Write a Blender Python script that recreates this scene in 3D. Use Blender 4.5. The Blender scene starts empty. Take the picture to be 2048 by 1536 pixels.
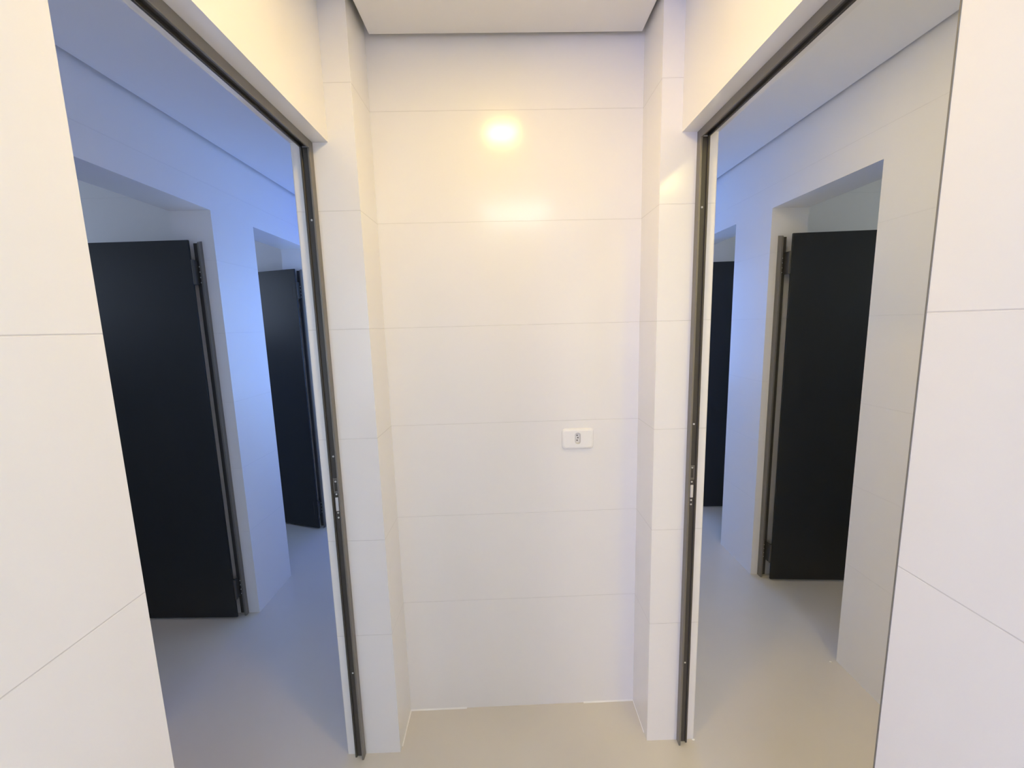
import bpy, bmesh, math
from mathutils import Matrix, Vector

S = bpy.context.scene
COL = S.collection

# ------------------------------------------------------------------ camera
F, YAW, PITCH, ROLL, H = 817.742, 0.012991, -0.140592, -0.026270, 1.5454
cy, sy, cp, sp = math.cos(YAW), math.sin(YAW), math.cos(PITCH), math.sin(PITCH)
fw = Vector((sy*cp, cy*cp, sp)); rt0 = Vector((cy, -sy, 0)); up0 = rt0.cross(fw)
rt = math.cos(ROLL)*rt0 + math.sin(ROLL)*up0
up = -math.sin(ROLL)*rt0 + math.cos(ROLL)*up0
cam = bpy.data.cameras.new('camera'); cam_o = bpy.data.objects.new('camera', cam); COL.objects.link(cam_o)
cam.sensor_width = 36.0; cam.lens = F/2048*36.0; cam.clip_start = 0.02
cam_o.matrix_world = Matrix(((rt.x, up.x, -fw.x, 0), (rt.y, up.y, -fw.y, 0), (rt.z, up.z, -fw.z, H), (0, 0, 0, 1)))
S.camera = cam_o

# ------------------------------------------------------------------ view / world
S.view_settings.view_transform = 'Standard'; S.view_settings.look = 'None'
S.view_settings.gamma = 1; S.view_settings.exposure = 0.0; S.view_settings.use_curve_mapping = False
S.cycles.max_bounces = 14; S.cycles.diffuse_bounces = 10; S.cycles.glossy_bounces = 4
S.cycles.use_denoising = True
S.cycles.sample_clamp_indirect = 4.0
W = bpy.data.worlds.new('world'); S.world = W; W.use_nodes = True
W.node_tree.nodes['Background'].inputs[0].default_value = (0.55, 0.68, 1.0, 1)
W.node_tree.nodes['Background'].inputs[1].default_value = 0.3

# light strengths (lamps and daylight windows of the place, plus added unseen fill sources)
CORRIDOR_LAMP = (144.0, 98.5, 29.0)
LOBBY_FILL = (7.0, 9.6, 9.6)
RIGHT_LAMP = (28.0, 22.0, 11.0)
RIGHT_FILL_NEAR = (88.0, 74.0, 28.0)
LOBBY_DAY = (9.2, 8.8, 17.5)
LEFT_FILL = (1.9, 2.4, 3.0)
LEFT_BLUE = (0.2, 0.5, 4.2)
LEFT_BLUE_FILL = (0.60, 1.05, 1.9)
RIGHT_BLUE = (1.1, 2.8, 8.0)
STALL_FILL_LEFT = (1.3, 1.6, 2.15)
STALL_FILL_RIGHT = (1.5, 1.69, 1.69)

# ------------------------------------------------------------------ layout (metres)
XL, XR = -0.5104, 0.5499          # corridor faces of the side walls
XLI, XRI = -0.6243, 0.6631        # room faces of the side walls
XLN, XRN = -0.4292, 0.4856        # niche faces
YL, YR = 1.311, 1.3175            # far jambs
YNL, YNR = 0.531, 0.5316          # near jambs
YBL, YBR = 1.4769, 1.485          # back wall
ZHL, ZHR = 2.10, 2.1104           # lintels
ZC = 2.4773; ZCL = 2.4645; ZCR = 2.4878
XLF, XRF = -1.4154, 1.4628        # far walls of the side rooms
XLJ, XRJ = -1.6134, 1.662
ZOL, ZOR = 2.1413, 2.1404
ZT = 2.60                          # upper slab
YEND = 4.1; YNEAR = -2.6
XLS, XRS = -2.95, 3.0

# ------------------------------------------------------------------ materials
def new_mat(name):
    m = bpy.data.materials.new(name); m.use_nodes = True
    nt = m.node_tree; return m, nt, nt.nodes['Principled BSDF']

def plain(name, col, rough=0.5, metal=0.0, spec=0.5, noise=0.0, scale=40, bump=0.0):
    m, nt, b = new_mat(name)
    b.inputs['Base Color'].default_value = (*col, 1); b.inputs['Roughness'].default_value = rough
    b.inputs['Metallic'].default_value = metal; b.inputs['Specular IOR Level'].default_value = spec
    if noise or bump:
        tc = nt.nodes.new('ShaderNodeTexCoord'); n = nt.nodes.new('ShaderNodeTexNoise')
        n.inputs['Scale'].default_value = scale; n.inputs['Detail'].default_value = 4
        nt.links.new(tc.outputs['Object'], n.inputs['Vector'])
        if noise:
            mx = nt.nodes.new('ShaderNodeMixRGB'); mx.blend_type = 'MIX'
            mx.inputs[1].default_value = (*[c*(1-noise) for c in col], 1)
            mx.inputs[2].default_value = (*[min(1, c*(1+noise)) for c in col], 1)
            nt.links.new(n.outputs['Fac'], mx.inputs[0]); nt.links.new(mx.outputs[0], b.inputs['Base Color'])
        if bump:
            bp = nt.nodes.new('ShaderNodeBump'); bp.inputs['Strength'].default_value = bump
            bp.inputs['Distance'].default_value = 0.002
            nt.links.new(n.outputs['Fac'], bp.inputs['Height']); nt.links.new(bp.outputs[0], b.inputs['Normal'])
    return m

TZ0, TT = 0.124, 0.3562            # tile courses
def tile_mat(name, col, rough, grout_mix=0.27, groutcol=(0.42, 0.40, 0.37), top=9.0):
    """large glossy wall tiles: fine grout joints every TT metres in height, staggered upright joints"""
    m, nt, b = new_mat(name); N = nt.nodes; L = nt.links
    def math_(op, a, bb=None, c=None):
        n = N.new('ShaderNodeMath'); n.operation = op
        for i, v in enumerate((a, bb, c)):
            if v is None: continue
            if isinstance(v, (int, float)): n.inputs[i].default_value = v
            else: L.new(v, n.inputs[i])
        return n.outputs[0]
    tc = N.new('ShaderNodeTexCoord'); sep = N.new('ShaderNodeSeparateXYZ')
    geo = N.new('ShaderNodeNewGeometry'); L.new(geo.outputs['Position'], sep.inputs[0])
    q = math_('DIVIDE', math_('SUBTRACT', sep.outputs['Z'], TZ0), TT)
    fr = math_('FRACT', q)
    d = math_('MULTIPLY', math_('MINIMUM', fr, math_('SUBTRACT', 1.0, fr)), TT)
    line = N.new('ShaderNodeMapRange'); line.inputs['From Min'].default_value = 0.0004
    line.inputs['From Max'].default_value = 0.0013
    line.inputs['To Min'].default_value = 1; line.inputs['To Max'].default_value = 0
    L.new(d, line.inputs['Value'])
    # slight per-course tone + very soft mottling
    zlim = math_('MULTIPLY', math_('LESS_THAN', sep.outputs['Z'], top), math_('GREATER_THAN', sep.outputs['Z'], 0.30))
    lmask = math_('MULTIPLY', line.outputs[0], zlim)
    nz = N.new('ShaderNodeTexNoise'); nz.inputs['Scale'].default_value = 2.2; nz.inputs['Detail'].default_value = 2
    L.new(geo.outputs['Position'], nz.inputs['Vector'])
    tone = N.new('ShaderNodeMixRGB'); tone.inputs[1].default_value = (*[c*0.975 for c in col], 1)
    tone.inputs[2].default_value = (*[min(1, c*1.02) for c in col], 1); L.new(nz.outputs['Fac'], tone.inputs[0])
    mix = N.new('ShaderNodeMixRGB'); mix.inputs[2].default_value = (*groutcol, 1)
    L.new(tone.outputs[0], mix.inputs[1]); L.new(math_('MULTIPLY', lmask, grout_mix), mix.inputs[0])
    L.new(mix.outputs[0], b.inputs['Base Color'])
    b.inputs['Roughness'].default_value = rough; b.inputs['Specular IOR Level'].default_value = 0.5
    nb = N.new('ShaderNodeTexNoise'); nb.inputs['Scale'].default_value = 7; nb.inputs['Detail'].default_value = 1
    L.new(geo.outputs['Position'], nb.inputs['Vector'])
    h = math_('ADD', math_('MULTIPLY', lmask, -0.0008), math_('MULTIPLY', nb.outputs['Fac'], 0.0012))
    bp = N.new('ShaderNodeBump'); bp.inputs['Strength'].default_value = 0.6; bp.inputs['Distance'].default_value = 1.0
    L.new(h, bp.inputs['Height']); L.new(bp.outputs[0], b.inputs['Normal'])
    return m

M_TILE = tile_mat('white_wall_tile', (0.89, 0.88, 0.86), 0.16)
M_TILE_TOP = tile_mat('white_wall_tile_upper', (0.89, 0.88, 0.86), 0.16, top=1.85)
M_TILE_ROOM = tile_mat('room_wall_tile', (0.89, 0.88, 0.87), 0.26, 0.10)
M_PAINT = plain('ceiling_paint', (0.84, 0.83, 0.81), 0.75, noise=0.01, scale=6)
M_DARKGAP = plain('upper_slab_paint', (0.45, 0.44, 0.42), 0.9)
M_FLOOR = plain('porcelain_floor', (0.70, 0.65, 0.57), 0.27, noise=0.035, scale=3.0)
M_BLACK = plain('black_stall_panel', (0.017, 0.018, 0.018), 0.38, noise=0.2, scale=300, bump=0.15)
M_METAL = plain('dark_grey_metal', (0.085, 0.078, 0.068), 0.42, metal=0.25, noise=0.06, scale=80)
M_METAL_L = plain('grey_metal_lit_lip', (0.22, 0.205, 0.18), 0.38, metal=0.3, noise=0.05, scale=80)  # same metal in a lighter copy: light on the lip put into colour
M_STEEL = plain('bright_steel', (0.85, 0.84, 0.82), 0.4, metal=0.45)
M_PLASTIC = plain('white_plastic', (0.92, 0.915, 0.90), 0.3)
M_SOCKET = plain('socket_grey_white', (0.76, 0.75, 0.73), 0.32)
M_HOLE = plain('socket_hole_dark', (0.05, 0.045, 0.04), 0.7)
M_SEAL = plain('white_sealant', (0.93, 0.91, 0.87), 0.35)
M_WFRAME = plain('window_frame_white', (0.75, 0.75, 0.75), 0.4)
def emit(name, rad):
    m, nt, b = new_mat(name); s = max(rad); col = [c/s for c in rad]
    b.inputs['Base Color'].default_value = (0.8, 0.8, 0.8, 1)
    b.inputs['Emission Color'].default_value = (*col, 1); b.inputs['Emission Strength'].default_value = s
    return m

# ------------------------------------------------------------------ mesh helpers
def box(bm, x0, x1, y0, y1, z0, z1, bevel=0.0, seg=2, edges=None):
    if x0 > x1: x0, x1 = x1, x0
    vs = [bm.verts.new(p) for p in ((x0, y0, z0), (x1, y0, z0), (x1, y1, z0), (x0, y1, z0),
                                    (x0, y0, z1), (x1, y0, z1), (x1, y1, z1), (x0, y1, z1))]
    fs = [bm.faces.new([vs[i] for i in f]) for f in ((3, 2, 1, 0), (4, 5, 6, 7), (0, 1, 5, 4), (1, 2, 6, 5), (2, 3, 7, 6), (3, 0, 4, 7))]
    if bevel > 0:
        es = {e for f in fs for e in f.edges}
        if edges == 'vertical':
            es = {e for e in es if abs(e.verts[0].co.z-e.verts[1].co.z) > 1e-6}
        bmesh.ops.bevel(bm, geom=list(es), offset=bevel, segments=seg, profile=0.5, affect='EDGES')

def prism(bm, poly, z0, z1):
    """extrude a plan polygon (counter-clockwise) from z0 to z1"""
    a = [bm.verts.new((x, y, z0)) for x, y in poly]; b = [bm.verts.new((x, y, z1)) for x, y in poly]
    n = len(poly)
    bm.faces.new(a[::-1]); bm.faces.new(b)
    for i in range(n): bm.faces.new((a[i], a[(i+1) % n], b[(i+1) % n], b[i]))

def obj(name, bm, mat, parent=None, loc=None, smooth=False):
    bmesh.ops.recalc_face_normals(bm, faces=bm.faces[:])
    me = bpy.data.meshes.new(name); bm.to_mesh(me); bm.free()
    if smooth:
        for p in me.polygons: p.use_smooth = True
    me.materials.append(mat)
    o = bpy.data.objects.new(name, me); COL.objects.link(o)
    if parent is not None: o.parent = parent
    if loc is not None: o.location = loc
    return o

def struct(name, bm, mat):
    o = obj(name, bm, mat); o['kind'] = 'structure'; return o

def thing(name, label, cat, loc=(0, 0, 0), rotz=0.0, group=None):
    o = bpy.data.objects.new(name, None); COL.objects.link(o); o.empty_display_size = 0.1
    o.location = loc; o.rotation_euler = (0, 0, rotz); o['label'] = label; o['category'] = cat
    o['kind'] = 'thing'
    if group: o['group'] = group
    return o

def B(): return bmesh.new()

# ------------------------------------------------------------------ setting: floor, ceilings
b = B(); box(b, XLS-0.1, XRS+0.1, YNEAR-0.1, YEND+0.1, -0.1, 0); struct('floor', b, M_FLOOR)

b = B()      # corridor ceiling, held off the walls by a narrow shadow gap; a round lamp hole is not needed: the lamp is surface set
prism(b, [(XLN+0.022, 1.300), (XLN+0.022, YBL-0.025), (XRN-0.0162, YBR-0.025), (XRN-0.0162, 1.300)][::-1], ZC, ZC+0.02)
box(b, XL+0.022, XR-0.022, -1.0, 1.300, ZC, ZC+0.02)
box(b, -1.6, 1.6, YNEAR+0.02, -1.0, ZC, ZC+0.02)
struct('ceiling', b, M_PAINT)
b = B(); box(b, XLF+0.018, XLI-0.018, -0.98, YEND-0.02, ZCL, ZCL+0.02)
box(b, XLS, XLJ, YNEAR, YEND, ZCL, ZCL+0.02)
struct('ceiling_left', b, M_PAINT)
b = B(); box(b, XRI+0.018, XRF-0.018, -0.98, YEND-0.02, ZCR, ZCR+0.02)
box(b, XRJ, XRS, YNEAR, YEND, ZCR, ZCR+0.02)
struct('ceiling_right', b, M_PAINT)
b = B(); box(b, XLS-0.1, XRS+0.1, YNEAR-0.1, YEND+0.1, ZT, ZT+0.1); struct('ceiling_slab', b, M_DARKGAP)

# ------------------------------------------------------------------ setting: walls
R_IN = 0.006
def side_wall(name, x, xi, xn, y_near, y_far, y_back, zh):
    b = B()
    box(b, x, xi, -1.0, y_near, 0, ZT)                     # near part
    box(b, x, xi, y_near, y_far, zh, ZT)                   # above the doorway
    nf = len(b.faces)
    # pilaster: its face looks back to the camera; its room-side corner is rounded
    s = 1 if xi > x else -1
    pts = [(xn, y_far)]
    for k in range(5):
        a = math.pi/2*k/4
        pts.append((xi - s*R_IN + s*R_IN*math.sin(a), y_far + R_IN - R_IN*math.cos(a)))
    pts += [(xi, YEND), (xn, YEND)]
    prism(b, pts, 0, ZT)
    o = struct(name, b, M_TILE); o.data.materials.append(M_TILE_TOP)
    for i, p in enumerate(o.data.polygons):
        if i < nf: p.material_index = 1                    # upper joints left out here, as if washed out by glare
    return o
side_wall('wall_left', XL, XLI, XLN, YNL, YL, YBL, ZHL)
side_wall('wall_right', XR, XRI, XRN, YNR, YR, YBR, ZHR)
b = B(); prism(b, [(XLN, YBL), (XRN, YBR), (XRN, YBR+0.12), (XLN, YBL+0.12)], 0, ZT); struct('wall_back', b, M_TILE)

def far_wall(name, x, xj, ops, zo):
    b = B(); y = YNEAR
    for a, c in ops:
        box(b, x, xj, y, a, 0, ZT); box(b, x, xj, a, c, zo, ZT); y = c
    box(b, x, xj, y, YEND, 0, ZT)
    return struct(name, b, M_TILE_ROOM)
OPL = [(1.451, 2.108), (2.4476, 3.105)]; OPR = [(1.6412, 2.298), (2.6482, 3.305)]
far_wall('wall_left_room', XLF, XLJ, OPL, ZOL)
far_wall('wall_right_room', XRF, XRJ, OPR, ZOR)
# stall partitions and outer walls
b = B()
box(b, XLS-0.1, XLS, YNEAR, YEND, 0, ZT)
for y in (1.30, 2.28, 3.33): box(b, XLS, XLJ, y, y+0.05, 0, ZT)
struct('wall_left_stalls', b, M_TILE_ROOM)
b = B()
box(b, XRS, XRS+0.1, YNEAR, YEND, 0, ZT)
for y in (1.49, 2.47, 3.50): box(b, XRJ, XRS, y, y+0.05, 0, ZT)
struct('wall_right_stalls', b, M_TILE_ROOM)

def window(name, xa, xb, za, zb, y, ydir, rad):
    """a wall with a window opening at y, thickness away from the room; frosted lit pane inside a frame"""
    fr = B(); t = 0.035; y0, y1 = sorted((y + 0.02*ydir, y + 0.06*ydir))
    for (p, q, r, w) in ((xa, xb, za, za+t), (xa, xb, zb-t, zb), (xa, xa+t, za+t, zb-t), (xb-t, xb, za+t, zb-t), ((xa+xb)/2-t/2, (xa+xb)/2+t/2, za+t, zb-t)):
        box(fr, p, q, y0, y1, r, w)
    f = struct(name, fr, M_WFRAME)
    pb = B(); ym = y + 0.045*ydir; box(pb, xa+t/2, xb-t/2, ym-0.004, ym+0.004, za+t/2, zb-t/2)
    p = obj('pane', pb, emit('frosted_pane_'+name, rad), f)
    return f
def end_wall(name, x0, x1, y, ydir, wins):
    b = B(); y0, y1 = sorted((y, y + 0.1*ydir)); x = x0
    for (xa, xb, za, zb) in sorted(wins):
        box(b, x, xa, y0, y1, 0, ZT); box(b, xa, xb, y0, y1, 0, za); box(b, xa, xb, y0, y1, zb, ZT); x = xb
    box(b, x, x1, y0, y1, 0, ZT)
    return struct(name, b, M_TILE_ROOM)
end_wall('wall_left_end', XLS, XLI, YEND, 1, [(-1.30, -0.74, 0.9, 2.1)])
end_wall('wall_right_end', XRI, XRS, YEND, 1, [(0.78, 1.34, 0.9, 2.1)])
end_wall('wall_left_near', XLS, -1.6, YNEAR, -1, [])
end_wall('wall_lobby', -1.6, XRI, YNEAR, -1, [(-1.25, -0.82, 0.4, 2.2)])
end_wall('wall_right_near', XRF, XRS, YNEAR, -1, [])
end_wall('wall_right_room_near', XRI, XRF, -1.0, -1, [])
end_wall('wall_left_room_near', XLF, XLI, -1.0, -1, [(-1.30, -0.74, 0.9, 2.0)])  # unseen wall added to shut lobby daylight out of the left room
b = B(); box(b, XRI-0.03, XRI+0.0, YNEAR, -1.0, 0, ZT); struct('wall_lobby_right', b, M_TILE_ROOM)
window('window_1', -1.30, -0.74, 0.9, 2.1, YEND, 1, LEFT_BLUE)
window('fill_window_10', -1.30, -0.74, 0.9, 2.0, -1.0, -1, LEFT_FILL)  # unseen window added to brighten the left room's jambs and floor
window('window_2', 0.78, 1.34, 0.9, 2.1, YEND, 1, RIGHT_BLUE)
window('window_3', -1.25, -0.82, 0.4, 2.2, YNEAR, -1, LOBBY_DAY)

b = B(); box(b, XR-0.0008, XR+0.045, YNR, YNR+0.0024, 0, ZHR, 0.0003, 1); struct('trim_2', b, M_METAL_L)
def fill_window(name, x, xdir, ya, yb, za, zb, rad):  # frame and glowing pane on a solid wall, for added fill light
    fr = B(); t = 0.03; x0, x1 = sorted((x, x - 0.03*xdir))
    for (p, q, r_, w_) in ((ya, yb, za, za+t), (ya, yb, zb-t, zb), (ya, ya+t, za+t, zb-t), (yb-t, yb, za+t, zb-t)):
        box(fr, x0, x1, p, q, r_, w_)
    f = struct(name, fr, M_WFRAME)
    pb = B(); xm = x - 0.008*xdir; box(pb, xm-0.003, xm+0.003, ya+t, yb-t, za+t, zb-t)
    obj('pane', pb, emit('frosted_pane_'+name, rad), f)
fill_window('fill_window_4', XLI, 1, 2.2, 3.4, 1.0, 2.0, LEFT_BLUE_FILL)  # glowing pane added out of sight to brighten the blue far wall
fill_window('fill_window_5', XLS, -1, 1.5, 2.1, 1.5, 2.2, STALL_FILL_LEFT)  # unseen panes added on the outer wall to brighten the left stalls
fill_window('fill_window_6', XLS, -1, 2.5, 3.1, 1.5, 2.2, STALL_FILL_LEFT)
fill_window('fill_window_7', XRS, 1, 1.7, 2.3, 1.5, 2.2, STALL_FILL_RIGHT)  # unseen panes added likewise to brighten the right stalls
fill_window('fill_window_8', XRS, 1, 2.7, 3.3, 1.5, 2.2, STALL_FILL_RIGHT)
# bead of white sealant where the niche tiles meet the floor
b = B()
def bead(p, q, w):
    d = (Vector(q)-Vector(p)); n = Vector((-d.y, d.x)).normalized()*w
    a = [Vector(p), Vector(q), Vector(q)+n, Vector(p)+n]
    v0 = [b.verts.new((c.x, c.y, 0)) for c in a]
    t0 = b.verts.new((p[0], p[1], w)); t1 = b.verts.new((q[0], q[1], w))
    b.faces.new((v0[2], v0[3], t0, t1)); b.faces.new((v0[0], v0[3], t0)); b.faces.new((v0[1], v0[2], t1))
    b.faces.new((v0[0], v0[1], t1, t0)); b.faces.new(v0)
bead((-0.2, YBL+0.0016), (XLN, YBL), 0.004)
bead((XRN, YBR), (0.28, YBR-0.0018), 0.004)
bead((XLN, YBL), (XLN, YL+0.02), 0.0035)
bead((XRN, YR+0.03), (XRN, YBR), 0.0025)
for (sx, sy_) in ((XRI-0.004, YR-0.003), (1.4330, 1.637)):      # small dabs left at two wall feet
    bmesh.ops.create_icosphere(b, subdivisions=2, radius=0.0045, matrix=Matrix.Translation((sx, sy_, 0.0)) @ Matrix.Diagonal((1.3, 0.8, 0.5, 1)))
struct('trim_1', b, M_SEAL)

# ------------------------------------------------------------------ doorway frames
def screw(parent, x, y, z, r=0.0032, ydir=-1):
    bm = B(); n = 12
    rings = [(r, 0), (r, 0.0008), (r*0.75, 0.0016)]
    vs = [[bm.verts.new((rr*math.cos(2*math.pi*i/n), ydir*h, rr*math.sin(2*math.pi*i/n))) for i in range(n)] for rr, h in rings]
    for a, c in zip(vs, vs[1:]):
        for i in range(n): bm.faces.new((a[i], a[(i+1) % n], c[(i+1) % n], c[i]))
    c0 = bm.verts.new((0, ydir*0.0010, 0))
    for i in range(n): bm.faces.new((vs[-1][i], vs[-1][(i+1) % n], c0))
    return obj('screw', bm, M_STEEL, parent, (x, y, z))

def profile_upright(bm, s, x0, y, d, zt, zb=0.0, far=True):
    """frame section against a jamb: raised lip on the outer side, channel with a stop behind it"""
    k = -1 if far else 1                                   # direction it stands off the jamb
    def bb(xa, xb, dd, bev=0.0012): box(bm, s*xa, s*xb, min(y, y+k*dd), max(y, y+k*dd), zb, zt, bev, 1)
    return bb
def door_frame(s, w, yf, yn, zh, label):
    """s=-1 left, +1 right; w = distance of the corridor wall face from x=0"""
    r = thing('door_frame', label, 'door frame', (s*(w+0.05), yf, 0), group='metal frames of the two doorways')
    ox, oy = r.location.x, r.location.y
    def part(name, bm, mat, p=r, lo=None):
        o = obj(name, bm, mat, p); bmv = o.data
        for v in bmv.vertices: v.co.x -= ox; v.co.y -= oy
        return o
    a, c, e = w+0.046, w+0.0525, w+0.080
    ym = yf
    b = B(); box(b, s*c, s*e, ym-0.008, ym, 0.0, zh-0.016, 0.0008, 1)
    box(b, s*(e-0.006), s*e, ym-0.014, ym-0.008, 0.0, zh-0.016, 0.001, 1)
    jamb = part('jamb', b, M_METAL)
    b = B(); box(b, s*a, s*c, ym-0.024, ym, 0.0, zh, 0.001, 1); lip = part('jamb_lip', b, M_METAL_L)
    b = B(); box(b, s*c, s*e, yn, yf, zh-0.010, zh, 0.0008, 1); box(b, s*(e-0.006), s*e, yn+.008, yf-.008, zh-0.018, zh-0.010, 0.001, 1); part('head', b, M_METAL)
    b = B(); box(b, s*a, s*c, yn+0.024, yf-0.024, zh-0.024, zh, 0.001, 1); part('head_lip', b, M_METAL_L)
    b = B(); box(b, s*c, s*e, yn, yn+0.008, 0, zh-0.010, 0.001, 1); part('jamb', b, M_METAL)
    b = B(); box(b, s*a, s*c, yn, yn+0.024, 0, zh, 0.001, 1); part('jamb_lip', b, M_METAL_L)
    return r, jamb
def hardware(r, jamb, w, s, yf, screws, plates):
    ox = r.location.x; yl = -0.0082
    xm = s*(w+0.0645) - ox
    for z in screws: screw(jamb, xm, yl, z)
    for kind, z0, z1 in plates:
        b = B()
        if kind == 'plate':
            # face plate around a dark keeper opening
            box(b, xm-0.0075, xm-0.0045, yl-0.0015, yl, z0, z1); box(b, xm+0.0045, xm+0.0075, yl-0.0015, yl, z0, z1)
            box(b, xm-0.005, xm+0.005, yl-0.0015, yl, z0, z0+0.007); box(b, xm-0.005, xm+0.005, yl-0.0015, yl, z1-0.007, z1)
            obj('strike_plate', b, M_METAL_L, jamb)
        else:
            box(b, xm-0.005, xm+0.005, yl-0.004, yl, z0, z1, 0.0018, 2); obj('latch_keeper', b, M_STEEL, jamb)
rl, jl = door_frame(-1, -XL, YL, YNL, ZHL, 'dark grey metal frame lining the left doorway, bluish room behind it')
hardware(rl, jl, -XL, -1, YL, (1.878, 1.138, 1.052, 1.008, 0.943, 0.926, 0.3415), [('plate', 1.012, 1.064), ('keeper', 0.950, 0.998)])
rr, jr = door_frame(1, XR, YR, YNR, ZHR, 'dark grey metal frame lining the right doorway, beside the wall with the outlet')
hardware(rr, jr, XR, 1, YR, (1.8915, 1.2095, 1.060, 1.010, 0.945, 0.930, 0.3283), [('plate', 1.018, 1.068), ('keeper', 0.955, 1.000)])

# ------------------------------------------------------------------ stall doors
def stall_door(s, xleaf, yfront, ang, xpost, prot, yj, label):
    """black door swung open in front of the stall jamb. s=+1 reaches towards +x.
    xleaf, yfront: hinge edge and camera-side face of the leaf; xpost: outer side of the post on the jamb yj"""
    r = thing('stall_door', label, 'stall door', (xleaf, yfront, 0.0), group='black stall doors in the side rooms')
    LW = 0.60; TH = 0.010; Z0, Z1 = 0.012, 1.994
    bm = B(); box(bm, 0, s*LW, 0, TH, Z0, Z1, 0.002, 2)
    leaf = obj('leaf', bm, M_BLACK, r); leaf.rotation_euler = (0, 0, s*ang)
    # post: lip at the outer side, channel beside it
    dx = xpost - xleaf; dj = yj - yfront - 0.001; dy = dj - prot
    bm = B(); box(bm, dx + s*0.008, dx + s*0.033, dy + prot*0.35, dj, 0.012, 1.985, 0.001, 1)
    post = obj('hinge_post', bm, M_METAL, r)
    bm = B()
    xa, xb = sorted((dx, dx + s*0.009))
    prof = [(dy, 0.0), (dj, 0.0), (dj, 1.996), (dy+0.006, 1.990), (dy, 1.984)]
    v1 = [bm.verts.new((xa, y, z)) for y, z in prof]; v2 = [bm.verts.new((xb, y, z)) for y, z in prof]
    bm.faces.new(v1); bm.faces.new(v2[::-1])
    for i in range(5): bm.faces.new((v1[i], v1[(i+1) % 5], v2[(i+1) % 5], v2[i]))
    obj('post_lip', bm, M_METAL_L, post)
    yc = dy + prot*0.35
    for (za, zb) in ((1.785, 1.902), (0.117, 0.230)):
        bm = B()
        box(bm, -s*0.006, s*0.034, TH+0.0006, TH+0.0040, za, zb, 0.001, 1)          # flap on the leaf
        box(bm, -s*0.010, -s*0.004, TH-0.004, yc, za, zb, 0.001, 1)                    # web back to the post
        box(bm, -s*0.010, dx + s*0.030, yc-0.0035, yc, za, zb, 0.001, 1)              # flap on the post
        n = 14; cx, cyy, rad = -s*0.006, TH*0.5, 0.0062
        va = [bm.verts.new((cx+rad*math.cos(2*math.pi*i/n), cyy+rad*math.sin(2*math.pi*i/n), za)) for i in range(n)]
        vb = [bm.verts.new((v.co.x, v.co.y, zb)) for v in va]
        bm.faces.new(va[::-1]); bm.faces.new(vb)
        for i in range(n): bm.faces.new((va[i], va[(i+1) % n], vb[(i+1) % n], vb[i]))
        h = obj('hinge', bm, M_METAL, r)
        for z in (za+0.012, za+0.037, za+0.063, za+0.088):
            screw(h, dx + s*0.016, yc-0.0002 - 0.0035*(0 if abs(dx+s*0.016) > 0.010 else 1), z, 0.0030)
    return r
stall_door(-1, -1.505, 2.056, math.radians(1.9), -1.4740, 0.024, 2.108, 'wide black stall door standing open in the nearer opening, seen through left doorway')
stall_door(-1, -1.503, 3.046, math.radians(20), -1.4740, 0.024, 3.105, 'dark blue-black stall door in the farther opening, seen through left doorway')
stall_door(1, 1.536, 2.226, -math.radians(4.6), 1.5030, 0.034, 2.298, 'wide black stall door with grey hinge post, seen through right doorway')
stall_door(1, 1.536, 3.225, -math.radians(4.6), 1.5030, 0.034, 3.305, 'narrow sliver of black stall door in the farther opening, seen through right doorway')

# ------------------------------------------------------------------ power outlet
def rounded_rect(bm, cx, cz, w, h, r, y, n=6):
    pts = []
    for qx, qz, a0 in ((1, 1, 0), (-1, 1, 90), (-1, -1, 180), (1, -1, 270)):
        for i in range(n+1):
            a = math.radians(a0 + 90*i/n)
            pts.append((cx + qx*(w/2-r) + r*math.cos(a), y, cz + qz*(h/2-r) + r*math.sin(a)))
    return [bm.verts.new(p) for p in pts]
def bridge(bm, a, c):
    n = len(a)
    for i in range(n): bm.faces.new((a[i], a[(i+1) % n], c[(i+1) % n], c[i]))
yb = YBL + (YBR-YBL)*(0.2588-XLN)/(XRN-XLN)
out = thing('power_outlet', 'small white power outlet with three holes on the tiled back wall', 'outlet', (0.2588, yb, 1.1228), math.atan2(YBR-YBL, XRN-XLN))
bm = B()
r0 = rounded_rect(bm, 0, 0, 0.118, 0.078, 0.013, 0.0)
r1 = rounded_rect(bm, 0, 0, 0.118, 0.078, 0.013, -0.004)
r2 = rounded_rect(bm, 0, 0, 0.113, 0.073, 0.011, -0.0075)
r3 = rounded_rect(bm, 0, 0, 0.102, 0.062, 0.008, -0.0095)
r4 = rounded_rect(bm, 0.0, 0.003, 0.021, 0.044, 0.0100, -0.0095)
r5 = rounded_rect(bm, 0.0, 0.003, 0.021, 0.044, 0.0100, -0.0008)
bridge(bm, r0, r1); bridge(bm, r1, r2); bridge(bm, r2, r3); bridge(bm, r3, r4); bridge(bm, r4, r5); bm.faces.new(r0)
plate = obj('cover_plate', bm, M_PLASTIC, out, smooth=False)
bm = B()
r0 = rounded_rect(bm, 0, 0.003, 0.0195, 0.0425, 0.0095, -0.0010)
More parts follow.
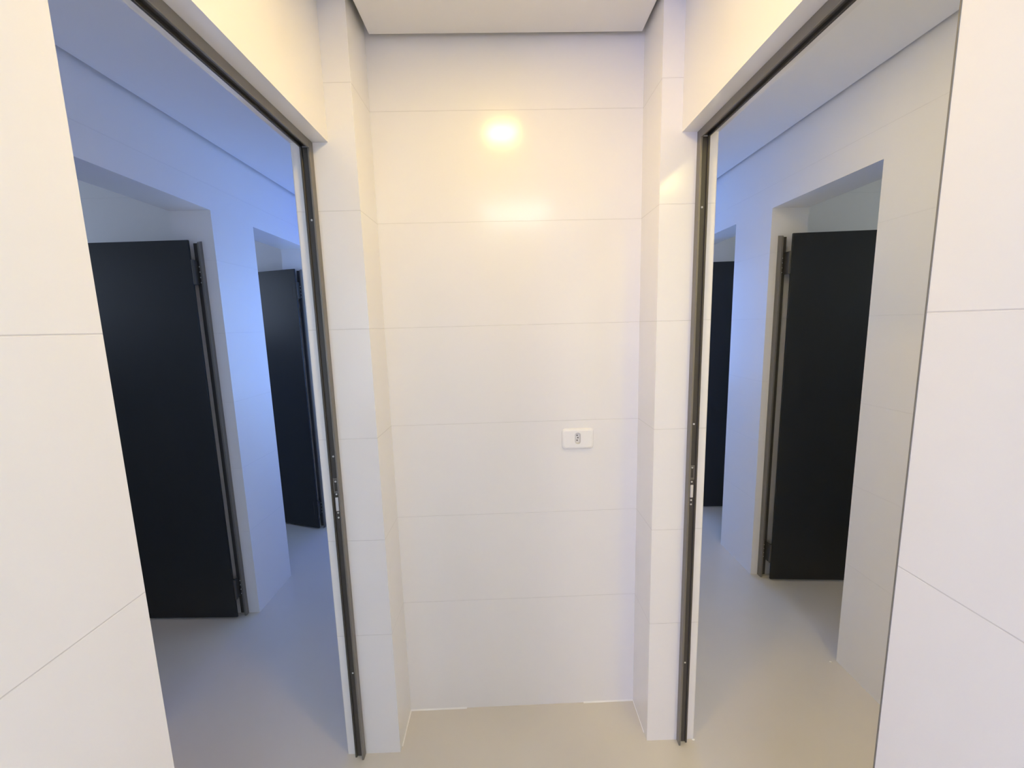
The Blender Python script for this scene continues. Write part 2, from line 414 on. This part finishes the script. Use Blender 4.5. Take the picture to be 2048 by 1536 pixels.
r1 = rounded_rect(bm, 0, 0.003, 0.0195, 0.0425, 0.0095, -0.0085)
r2 = rounded_rect(bm, 0, 0.003, 0.0176, 0.0405, 0.0086, -0.0085)
r3 = rounded_rect(bm, 0, 0.003, 0.0165, 0.0390, 0.0080, -0.0014)
bridge(bm, r0, r1); bridge(bm, r1, r2); bridge(bm, r2, r3); bm.faces.new(r3)
sock = obj('socket', bm, M_SOCKET, out)
for hx, hz in ((-0.0015, 0.0125), (0.0015, 0.0035), (-0.0015, -0.0065)):
    bm = B(); n = 14
    vs = [bm.verts.new((hx+0.0024*math.cos(2*math.pi*i/n), -0.0018, hz+0.0024*math.sin(2*math.pi*i/n))) for i in range(n)]
    v2 = [bm.verts.new((v.co.x, -0.0014, v.co.z)) for v in vs]
    bm.faces.new(vs); bridge(bm, vs, v2)
    obj('hole', bm, M_HOLE, sock)

# ------------------------------------------------------------------ ceiling lamps (out of frame; the large panel and the right room's near lamp are added fill)
def lamp(loc, size, rad, label):
    t = thing('ceiling_light', label, 'ceiling light', loc, group='square ceiling lamps')
    bm = B(); w = size/2; f = 0.014
    for a in ((-w-f, w+f, -w-f, -w), (-w-f, w+f, w, w+f), (-w-f, -w, -w, w), (w, w+f, -w, w)):
        box(bm, a[0], a[1], a[2], a[3], -0.008, 0)
    obj('frame', bm, M_PLASTIC, t)
    bm = B(); box(bm, -w, w, -w, w, -0.006, 0); obj('diffuser', bm, emit('lamp_glow', rad), t)
    return t
lamp((0.02, 0.84, ZC), 0.12, CORRIDOR_LAMP, 'square warm ceiling lamp between the two doorways')
lamp((0.15, -0.6, ZC), 0.52, LOBBY_FILL, 'large square ceiling panel added behind the viewer as unseen fill light')  # unseen panel added to brighten the near walls
lamp((0.82, 1.50, ZCR), 0.18, RIGHT_LAMP, 'square ceiling lamp in the right room just past its doorway')
lamp((1.05, -0.25, ZCR), 0.18, RIGHT_FILL_NEAR, 'second square ceiling lamp added as fill at the near end of the right room')  # second lamp added in this room to lift floor and corridor light
